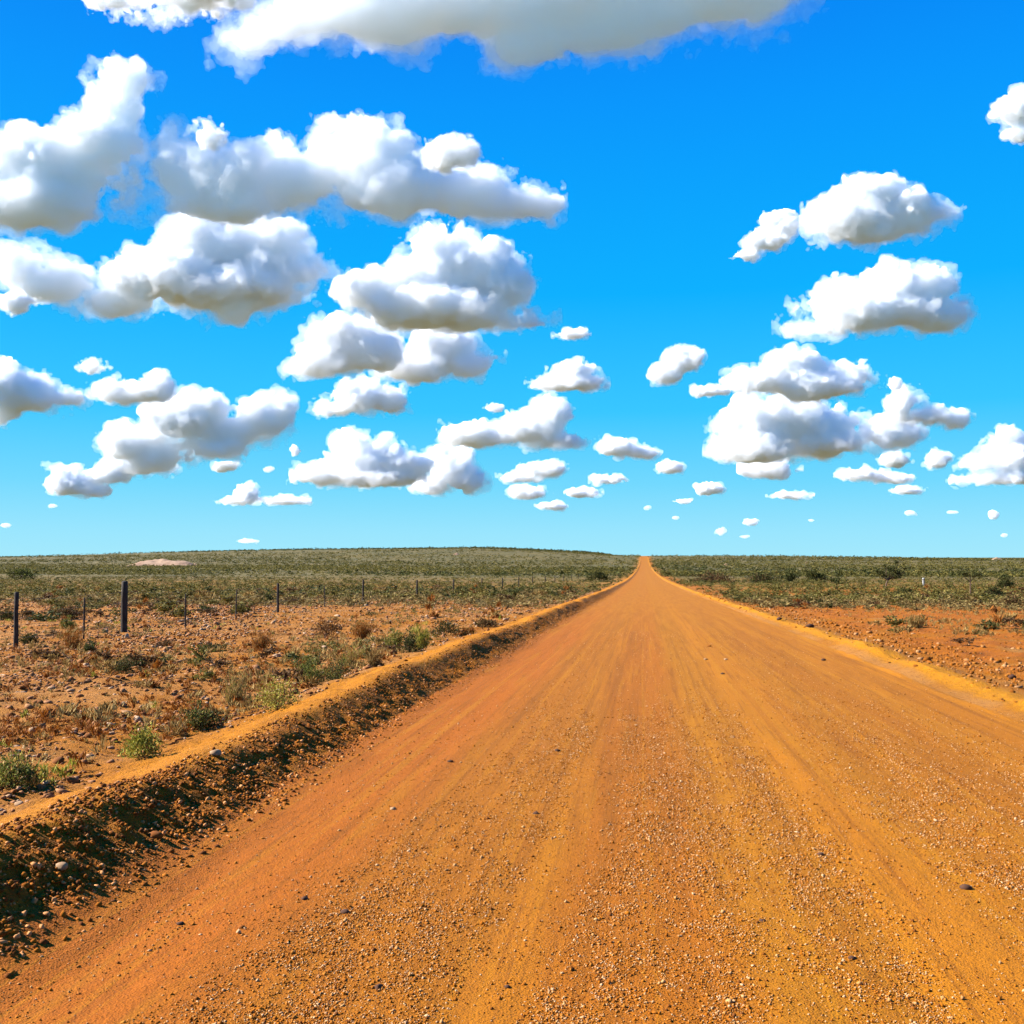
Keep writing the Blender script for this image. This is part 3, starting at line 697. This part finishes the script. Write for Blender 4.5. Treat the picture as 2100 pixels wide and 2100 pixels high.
# dry grass tufts near by
mass('dry_grass', 'dry straw tufts thick along the left verge', 2800, 6.5, 60, 1.15, -1, (.08, .26), (.3, .65), 'dry', T30, patch(.45, .3, -.02, .3, 71))
mass('rusty_grass', 'rusty dry tufts over the left verge', 2200, 6.5, 70, 1.15, -1, (.10, .28), (.25, .5), 'rust', T30, patch(.4, .3, .0, .3, 72))
mass('green_herbs', 'low green herbs along the left verge', 650, 7, 60, 1.2, -1, (.10, .28), (.3, .6), 'lime', T30, patch(.4, .2, .05, .3, 73))
mass('verge_scrub', 'straw and olive scrub thick along the top of the left bank', 2600, 10, 60, 1.0, -1, (.14, .34), (.35, .65), 'dry', T30, lambda x, y: sstep(.1, .35, fbm(x*.5, y*.22, 3, 77)+.25)*np.clip(1-np.abs(-x-(5.2+.05*y))/(1.1+.05*y), 0, 1))
mass('verge_saltbush', 'olive saltbush thick along the top of the left bank', 1000, 11, 70, 1.0, -1, (.15, .42), (.35, .6), 'olive', B40, lambda x, y: sstep(.1, .35, fbm(x*.5, y*.22, 3, 78)+.2)*np.clip(1-np.abs(-x-(5.6+.06*y))/(1.3+.06*y), 0, 1))
mass('verge_grass', 'dry tufts over the right verge', 2400, 18, 70, 1.1, 1, (.12, .32), (.3, .7), 'dry', T30, lambda x, y: patch(.3, .3, .0, .3, 74)(x, y)*sstep(7, 11, x)*sstep(16, 30, y))
for side, sd in ((-1, 0), (1, 40)):
    k = 1 if side < 0 else .75; nm = 'left' if side < 0 else 'right'
    mass('scrub', f'dark saltbush scrub covering the {nm} plain', int(2600*k), 58, 330, 1.05, side, (.5, 1.3), (.3, .5), 'dark', B14, patch(.012, .035, .02, .22, 81+sd))
    mass('olive_scrub', f'olive scrub covering the {nm} plain', int(5200*k), 58, 330, 1.05, side, (.4, 1.2), (.3, .45), 'olive', B14, patch(.012, .035, -.10, .18, 82+sd))
    mass('grass', f'dry grass between the scrub of the {nm} plain', int(3600*k), 46, 260, 1.1, side, (.4, 1.0), (.3, .5), 'straw', B14, patch(.015, .045, -.10, .2, 83+sd))
    mass('far_scrub', f'far dark scrub on the {nm} plain', int(7000*k), 300, 2300, .75, side, (1.0, 2.6), (.25, .45), 'dark', B7, patch(.004, .010, -.02, .28, 84+sd))
    mass('far_olive_scrub', f'far olive scrub on the {nm} plain', int(19000*k), 300, 2300, .75, side, (1.0, 2.6), (.22, .4), 'olive', B7, patch(.004, .010, -.28, .12, 85+sd))
# thin dark line of trees on the skyline
y = np.concatenate([rng.uniform(1820, 2100, 6000), rng.uniform(3000, 9000, 6200)]); x = np.concatenate([rng.uniform(-1500, 60, 6000), rng.uniform(-.62, .40, 6200)*y[6000:]])
w = rng.uniform(3, 8, len(x))*np.where(y > 2500, 2.2, 1); S = np.stack([w, w, w*rng.uniform(.3, .55, len(x))], 1)
v, f = scatter(B7, np.stack([x, y, H(x, y, False)-.1], 1), S, rng, .04)
tag(np_mesh('treeline', v, f, LEAF['dark']), 'thin dark line of trees along the horizon', None, None, 'stuff')
# ---------------------------------------------------------------- clouds: real volumes over the plain, base about 1200 m up
K = 2100/1932.0
BASE_H = 1150.0
def cloud_material(dens):
    m = bpy.data.materials.new('cloud vapour'); m.use_nodes = True
    t = m.node_tree; t.nodes.clear()
    out = t.nodes.new('ShaderNodeOutputMaterial'); pv = t.nodes.new('ShaderNodeVolumePrincipled')
    pv.inputs['Color'].default_value = (1, 1, 1, 1); pv.inputs['Anisotropy'].default_value = 0.0
    pv.inputs['Density'].default_value = dens
    t.links.new(pv.outputs[0], out.inputs['Volume'])
    m.cycles.homogeneous_volume = True
    return m
import openvdb
def spread(a, n, origin, step):
    """read the lattice A along its first axis at origin + i*step with cubic B-spline weights"""
    x = origin + np.arange(n)*step; k = np.floor(x).astype(int); f = (x-k).astype(np.float32)
    W = np.stack([(1-f)**3/6, (3*f**3-6*f**2+4)/6, (-3*f**3+3*f**2+3*f+1)/6, f**3/6], 1)
    out = np.empty((n,)+a.shape[1:], np.float32); tmp = np.empty(a.shape[1:], np.float32)
    for i in range(n):
        o = out[i]; np.multiply(a[k[i]], W[i, 0], out=o)
        for j in (1, 2, 3): np.multiply(a[k[i]+j], W[i, j], out=tmp); o += tmp
    return out
def value_noise(rng, shape, step):
    """smooth noise in about -1..1 on a regular grid whose voxels are STEP noise cells wide"""
    lat = [int(n*step)+5 for n in shape]
    a = rng.standard_normal((lat[2], lat[1], lat[0])).astype(np.float32)
    a = spread(a, shape[2], rng.random()*.99, step)
    a = spread(np.ascontiguousarray(a.transpose(1, 2, 0)), shape[1], rng.random()*.99, step)
    a = spread(np.ascontiguousarray(a.transpose(1, 0, 2)), shape[0], rng.random()*.99, step)
    a *= 1.6
    return a
CLOUD_VOX = CLOUD_FACES = 0
def make_cloud(blobs, label, group=None, amp=1.0, wisp=0.0, seed=0, thick=0.72, tau=6.5):
    """blobs: (x, y, rx, ry) as seen in the photograph (1932 wide); the distance follows from the height of the cloud's base"""
    global CLOUD_VOX, CLOUD_FACES
    rnd = random.Random(seed); rng = np.random.default_rng(seed)
    by = max(b[1]+b[3] for b in blobs)
    el = max((1051.5-by)/1932.0, 0.014)
    D = min(BASE_H/el, 60000.0)
    sx = D*K/2100.0                                     # metres per 1932-pixel
    E = []                                              # ellipsoids: centre, radii
    for (x, y, rx, ry) in blobs:
        dd = rnd.uniform(-0.3, 0.3)*min(rx, ry)*sx*thick
        E.append((EYE + ray(x*K, y*K)*(D+dd), Vector((rx*sx, (rx+ry)*0.5*sx*thick, ry*sx))*0.97))
    s = math.sqrt(sum(r.x*r.z for c, r in E)/len(E))
    if s/sx < 13: tau = min(tau, 1.8 if s/sx > 9 else 0.6); wisp = max(wisp, 0.2)
    if s/sx < 22: tau = min(tau, 6.0)
    base = min(c.z-r.z for c, r in E)
    org = sum((c for c, r in E), Vector())/len(E); org.z = base
    E = [(c-org, r) for c, r in E]
    vox = sx*1.45
    S = []                                              # billows growing on the lobes, smaller ones on those
    for c, r in E:
        n1 = int(12 + 10*(max(r)/min(r)))
        for _ in range(n1):
            u = Vector([rnd.gauss(0, 1) for _ in range(3)]).normalized(); u.z = u.z*0.9+0.12
            q = c + Vector((u.x*r.x, u.y*r.y, u.z*r.z))*0.92
            r1 = min(r.x, r.z)*rnd.uniform(0.2, 0.42)*(1.0 if u.z > -0.1 else 0.6)
            if r1 > 1.2*vox: S.append((q, r1))
            for _ in range(9):
                u = (u*0.9 + Vector([rnd.gauss(0, 0.9) for _ in range(3)])).normalized()
                r2 = r1*rnd.uniform(0.25, 0.5)
                q2 = q+u*r1*0.95
                if r2 > 1.3*vox: S.append((q2, r2))
                if r2 > 5*vox:
                    for _ in range(5):
                        v = (u + Vector([rnd.gauss(0, 0.8) for _ in range(3)])).normalized()
                        S.append((q2+v*r2*0.95, r2*rnd.uniform(0.25, 0.5)))
    pad = 0.35*s + 4*vox
    lo = np.array([min([c[i]-r[i] for c, r in E]+[c[i]-q for c, q in S]) for i in range(3)])-pad
    hi = np.array([max([c[i]+r[i] for c, r in E]+[c[i]+q for c, q in S]) for i in range(3)])+pad
    shape = [int((hi[i]-lo[i])/vox)+1 for i in range(3)]
    CLOUD_VOX += shape[0]*shape[1]*shape[2]
    ax = [(lo[i]+np.arange(shape[i])*vox).astype(np.float32) for i in range(3)]
    d = np.full(shape, 1e9, np.float32)
    ks = np.float32(0.25*s)
    for c, r in E:
        q = np.sqrt((((ax[0]-c.x)/r.x)**2)[:, None, None]+(((ax[1]-c.y)/r.y)**2)[None, :, None]+(((ax[2]-c.z)/r.z)**2)[None, None, :]).astype(np.float32)
        q = (q-1)*np.float32(min(r)); h = np.clip(np.float32(0.5)+np.float32(0.5/ks)*(d-q), 0, 1)
        d = np.where(d > 1e8, q, d+(q-d)*h - ks*h*(1-h))
    for c, r in S:
        m = r + 3*vox; sl_ = []
        for i in range(3):
            a0 = max(0, int((c[i]-m-lo[i])/vox)); a1 = min(shape[i], int((c[i]+m-lo[i])/vox)+2); sl_.append(slice(a0, a1))
        X, Y, Z = (ax[i][sl_[i]]-c[i] for i in range(3))
        q = np.sqrt((X**2)[:, None, None]+(Y**2)[None, :, None]+(Z**2)[None, None, :])-r
        v = d[tuple(sl_)]; k2 = 0.12*r; h = np.clip(0.5+0.5*(v-q)/k2, 0, 1)
        d[tuple(sl_)] = v+(q-v)*h-k2*h*(1-h)
    wl = 0.9*s; a_ = 0.13*s*amp*(1+1.8*wisp); tot = np.zeros(shape, np.float32)
    while wl > 2.2*vox:
        q = value_noise(rng, shape, vox/wl)
        if wl < 0.6*s: np.abs(q, out=q); q -= 0.5; q *= -1.45*a_; tot += q     # rounded heads parted by creases
        else: q *= a_; tot += q
        wl /= 2.07; a_ *= 0.63 + 0.08*wisp
    foot = (-ax[2])[None, None, :] + 0.5*tot            # the flat foot of the cloud
    small = s/sx < 13
    ob = surface('cloud', np.maximum(d + tot + (wisp*0.12+(0.0 if small else 0.04))*s, foot), vox, lo, tau/s)
    ob.location = org
    tag(ob, label, 'cloud', group)
    if s/sx > 7:                                        # thinner and thinner vapour round the dense heart
        wl, a_ = 0.5*s, 0.11*s
        while wl > 2.2*vox:
            tot += value_noise(rng, shape, vox/wl)*a_
            wl /= 2.07; a_ *= 0.68
        q = surface('mantle', np.maximum(d + tot - 0.03*s, foot-0.04*s+0.15*tot), vox, lo, min(tau, 8)/s*0.30); q.parent = ob
        if not small:
            wl, a_ = 0.6*s, 0.17*s
            while wl > 2.2*vox:
                tot += value_noise(rng, shape, vox/wl)*a_
                wl /= 2.07; a_ *= 0.70
            q = surface('fringe', np.maximum(d + tot - 0.15*s, foot-0.09*s+0.3*tot), vox, lo, tau/s*0.10); q.parent = ob
    return ob
def surface(name, d, vox, lo, dens):
    global CLOUD_FACES
    d = np.clip(d/vox, -3, 3)
    g = openvdb.FloatGrid(3.0); g.copyFromArray(np.ascontiguousarray(d, np.float32))
    pts, quads = g.convertToQuads(0.0)
    pts = pts*vox + lo
    me = bpy.data.meshes.new(name); nq = len(quads)
    me.vertices.add(len(pts)); me.vertices.foreach_set('co', pts.astype(np.float32).ravel())
    me.loops.add(nq*4); me.loops.foreach_set('vertex_index', quads.astype(np.int32).ravel())
    me.polygons.add(nq); me.polygons.foreach_set('loop_start', np.arange(nq, dtype=np.int32)*4)
    me.update(calc_edges=True)
    CLOUD_FACES += nq
    me.materials.append(cloud_material(dens))
    ob = bpy.data.objects.new(name, me); COL.objects.link(ob)
    return ob
BIG = 'large white clouds in the upper sky'; MID = 'middling white clouds above the plain'; SML = 'small clouds low over the horizon'
CL = [
 ([(470,78,55,20),(570,38,110,38),(760,12,200,62),(1000,-25,260,90),(1300,-50,230,90),(1010,86,88,38),(1130,64,100,40),(1250,36,105,38),(1420,-5,70,45)], 'broad cloud cut by the top of the photo with a grey underside', BIG, dict(thick=.5, tau=4.2, amp=.6)),
 ([(330,-8,130,18),(230,0,50,14)], 'thin ragged cloud strip at the top edge, left of the broad grey one', BIG, dict(wisp=.5)),
 ([(240,148,42,32),(212,200,44,50),(185,265,72,58),(70,310,120,60),(70,372,125,58),(228,350,26,40),(150,335,72,56)], 'tall cloud rising in a chimney-like tower at the left edge', BIG, dict(thick=.6, tau=5.5)),
 ([(335,322,50,66),(430,340,95,58),(560,335,100,60),(650,275,55,55),(700,320,75,65),(740,365,110,50),(860,365,110,45),(970,390,75,26),(420,395,100,32)], 'long horizontal bank of cloud right of the chimney-like tower', BIG, dict(thick=.6, tau=5.5)),
 ([(392,255,38,24)], 'small torn wisp just above the long cloud bank, toward its left end', BIG, dict(wisp=.6)),
 ([(845,290,48,26)], 'ragged wisp just above the right half of the long cloud bank', BIG, dict(wisp=.6)),
 ([(400,465,110,52),(500,475,85,48),(300,520,110,52),(430,545,160,42),(560,515,60,30),(440,590,30,22),(215,570,60,26),(110,535,75,34),(40,510,40,26)], 'wide dome shaped cloud hanging right under the long cloud bank', BIG, {}),
 ([(28,572,32,18)], 'little puff at the left edge below the dome shaped cloud', BIG, dict(wisp=.3)),
 ([(840,465,50,34),(880,510,90,58),(710,555,74,34),(800,540,60,46),(810,585,130,36),(950,545,50,40),(905,600,70,24),(1005,612,36,9)], 'heaped cloud with a grey right flank above the middle of the photo', BIG, {}),
 ([(655,635,60,36),(610,682,66,30),(680,665,70,38)], 'humped cloud tucked under the left of the heaped grey-flanked cloud', BIG, {}),
 ([(835,655,62,40),(780,695,70,28),(880,690,50,24),(935,672,22,12)], 'humped cloud with a wispy right tail under the heaped grey-flanked cloud', BIG, {}),
 ([(690,745,66,28),(640,772,48,14),(735,755,34,26)], 'low flat-based cloud, lowest of the stack left of the middle', MID, {}),
 ([(1078,629,28,11)], 'small wisp beside the right foot of the heaped grey-flanked cloud', MID, dict(wisp=.4)),
 ([(0,735,52,46),(58,745,46,30),(0,785,32,24),(130,750,30,14)], 'cloud cut by the left edge, trailing scraps to its right', MID, dict(wisp=.2)),
 ([(176,694,24,12)], 'tiny scrap of cloud above the trailing scraps at the left', MID, dict(wisp=.5)),
 ([(250,740,60,22),(295,728,32,22)], 'oval puff between the left edge cloud and the long slanting one', MID, {}),
 ([(500,790,52,38),(535,775,24,30),(430,815,60,32),(350,785,75,44),(250,838,60,36),(300,862,66,26),(400,845,60,20)], 'long slanting cloud climbing to the right over the low left plain', MID, {}),
 ([(135,915,46,22),(120,888,32,12),(200,898,40,16),(270,880,60,12),(185,925,30,14)], 'flat-based cloud at the lower left foot of the long slanting one', MID, {}),
 ([(660,838,36,26),(700,865,60,36),(625,895,62,18),(760,880,60,22),(720,900,90,16)], 'cloud with a knob on top and a long flat base beside the cone shaped one', MID, {}),
 ([(850,880,42,34),(880,905,36,26),(815,915,34,18)], 'cone shaped cloud with a shaded right side low over the plain', MID, {}),
 ([(1035,782,42,26),(1005,805,60,28),(905,820,70,22),(1060,830,58,14)], 'lobed cloud right above the road-side middle of the horizon', MID, {}),
 ([(1085,700,36,18),(1070,722,68,15)], 'lens shaped cloud with a little peaked crown in the middle right sky', MID, {}),
 ([(1290,682,34,24),(1258,706,32,18)], 'rounded cloud alone left of the big right-hand heap', MID, {}),
 ([(1335,738,32,11)], 'small flat puff between the rounded cloud and the right-hand heap', MID, {}),
 ([(1500,692,56,32),(1430,718,54,24),(1540,730,100,22),(1605,710,40,28)], 'upper lobed cloud of the right-hand heap', MID, {}),
 ([(1405,795,40,40),(1490,790,64,36),(1560,805,60,36),(1430,852,78,24),(1560,838,90,22),(1670,820,56,26)], 'broad main body of the right-hand heap of clouds', MID, {}),
 ([(1452,885,46,17)], 'short cloud hanging below the left of the right-hand heap', MID, {}),
 ([(1705,760,36,28),(1750,785,56,18),(1800,793,24,16)], 'cloud trailing off to the right of the right-hand heap', MID, dict(wisp=.2)),
 ([(1688,725,12,13)], 'tiny puff on top of the trailing right-hand cloud', MID, dict(wisp=.4)),
 ([(1640,372,62,36),(1610,412,80,36),(1700,405,60,40),(1762,402,32,10),(1660,440,70,20)], 'pear shaped cloud with a pointed right tip in the upper right sky', BIG, {}),
 ([(1468,428,34,24),(1440,455,34,18),(1405,482,18,8)], 'slanted small cloud left of the pear shaped one', BIG, dict(wisp=.25)),
 ([(1568,562,38,32),(1672,545,50,40),(1755,545,36,38),(1640,590,110,32),(1760,595,64,30),(1540,622,60,12)], 'flat-bottomed cloud with two bumps on top under the pear shaped one', BIG, {}),
 ([(1928,205,46,34),(1932,248,34,18),(1880,212,16,10)], 'cloud cut by the right edge high in the sky', BIG, {}),
 ([(1900,830,30,20),(1912,862,46,28),(1850,875,36,14),(1905,903,66,11)], 'stepped cloud cut by the right edge low in the sky', MID, {}),
 ([(1772,869,22,17)], 'small round cloud left of the stepped one at the right edge', MID, {}),
 ([(1690,867,26,13)], 'small rounded cloud under the right end of the right-hand heap', MID, {}),
 ([(1625,895,40,12),(1680,902,34,8)], 'flat double puff under the right end of the right-hand heap', MID, {}),
 ([(1160,843,32,16),(1205,855,34,11)], 'small cloud above the road, level with the lobed middle cloud', SML, {}),
 ([(1262,882,25,11)], 'small puff directly above the far end of the road', SML, {}),
 ([(1030,884,42,13),(975,900,32,9)], 'flat small cloud under the lobed middle cloud', SML, {}),
 ([(998,928,36,12)], 'flat-bottomed small puff, left of three above the ridge', SML, {}),
 ([(1150,905,30,10)], 'upper of two small puffs joined corner to corner left of the road', SML, {}),
 ([(1100,930,30,8)], 'lower of two small puffs joined corner to corner left of the road', SML, {}),
 ([(1040,955,23,8)], 'thin small puff nearest the ridge left of the road', SML, {}),
 ([(1338,922,24,13)], 'small peaked puff right of the end of the road', SML, {}),
 ([(1490,934,35,7)], 'thin flat puff below the right-hand heap', SML, {}),
 ([(1285,946,18,5)], 'faint thin puff just right of the road end', SML, dict(tau=6)),
 ([(463,930,24,16),(440,945,26,6)], 'small round-topped puff low on the left, beside a flat streak', SML, {}),
 ([(530,945,46,7)], 'flat streak of cloud right of a round-topped puff low on the left', SML, {}),
 ([(425,880,25,11)], 'small lone puff right under the long slanting cloud', SML, {}),
 ([(557,850,8,12)], 'tiny upright scrap right of the long slanting cloud', SML, dict(tau=7)),
 ([(505,886,12,6)], 'tiny faint puff beneath the upright scrap', SML, dict(tau=6)),
 ([(1712,925,27,7)], 'faint flat puff low on the right under the flat double puff', SML, dict(tau=7)),
 ([(1418,985,16,7)], 'tiny bright puff low right of the road', SML, {}),
 ([(1360,1003,10,8)], 'tiny roundish puff just above the horizon right of the road', SML, dict(tau=8)),
 ([(1403,1013,11,4)], 'tiny faint streak beside the roundish puff above the horizon', SML, dict(tau=6)),
 ([(1720,968,13,5)], 'tiny flat puff low on the right, first of three in a row', SML, dict(tau=7)),
 ([(1798,967,12,4)], 'tiny flat puff low on the right, middle of three in a row', SML, dict(tau=7)),
 ([(1874,972,11,9)], 'tiny peaked puff low on the right, last of three in a row', SML, {}),
 ([(1530,982,10,3)], 'tiny thin streak low over the right plain', SML, dict(tau=6)),
 ([(1220,958,9,5)], 'tiny faint puff straight above the far road', SML, dict(tau=5)),
 ([(1275,977,8,4)], 'tiny faint speck of cloud just above the far road', SML, dict(tau=5)),
 ([(100,955,11,5)], 'tiny puff under the flat-based cloud at the far left', SML, dict(tau=6)),
 ([(10,992,11,5)], 'tiny puff by the left edge just above the plain', SML, dict(tau=6)),
 ([(468,1021,19,4)], 'thin pale streak just above the ridge on the left', SML, dict(tau=5)),
 ([(1895,1010,8,4)], 'tiny faint puff above the horizon by the right edge', SML, dict(tau=5)),
 ([(932,770,18,8)], 'faint scrap left of the lobed middle cloud', SML, dict(tau=5,wisp=.4)),
]
for i, (bl, lab, grp, kw) in enumerate(CL):
    make_cloud(bl, lab, grp, seed=100+i, **kw)
print('cloud voxels', CLOUD_VOX, CLOUD_FACES, len(CL))
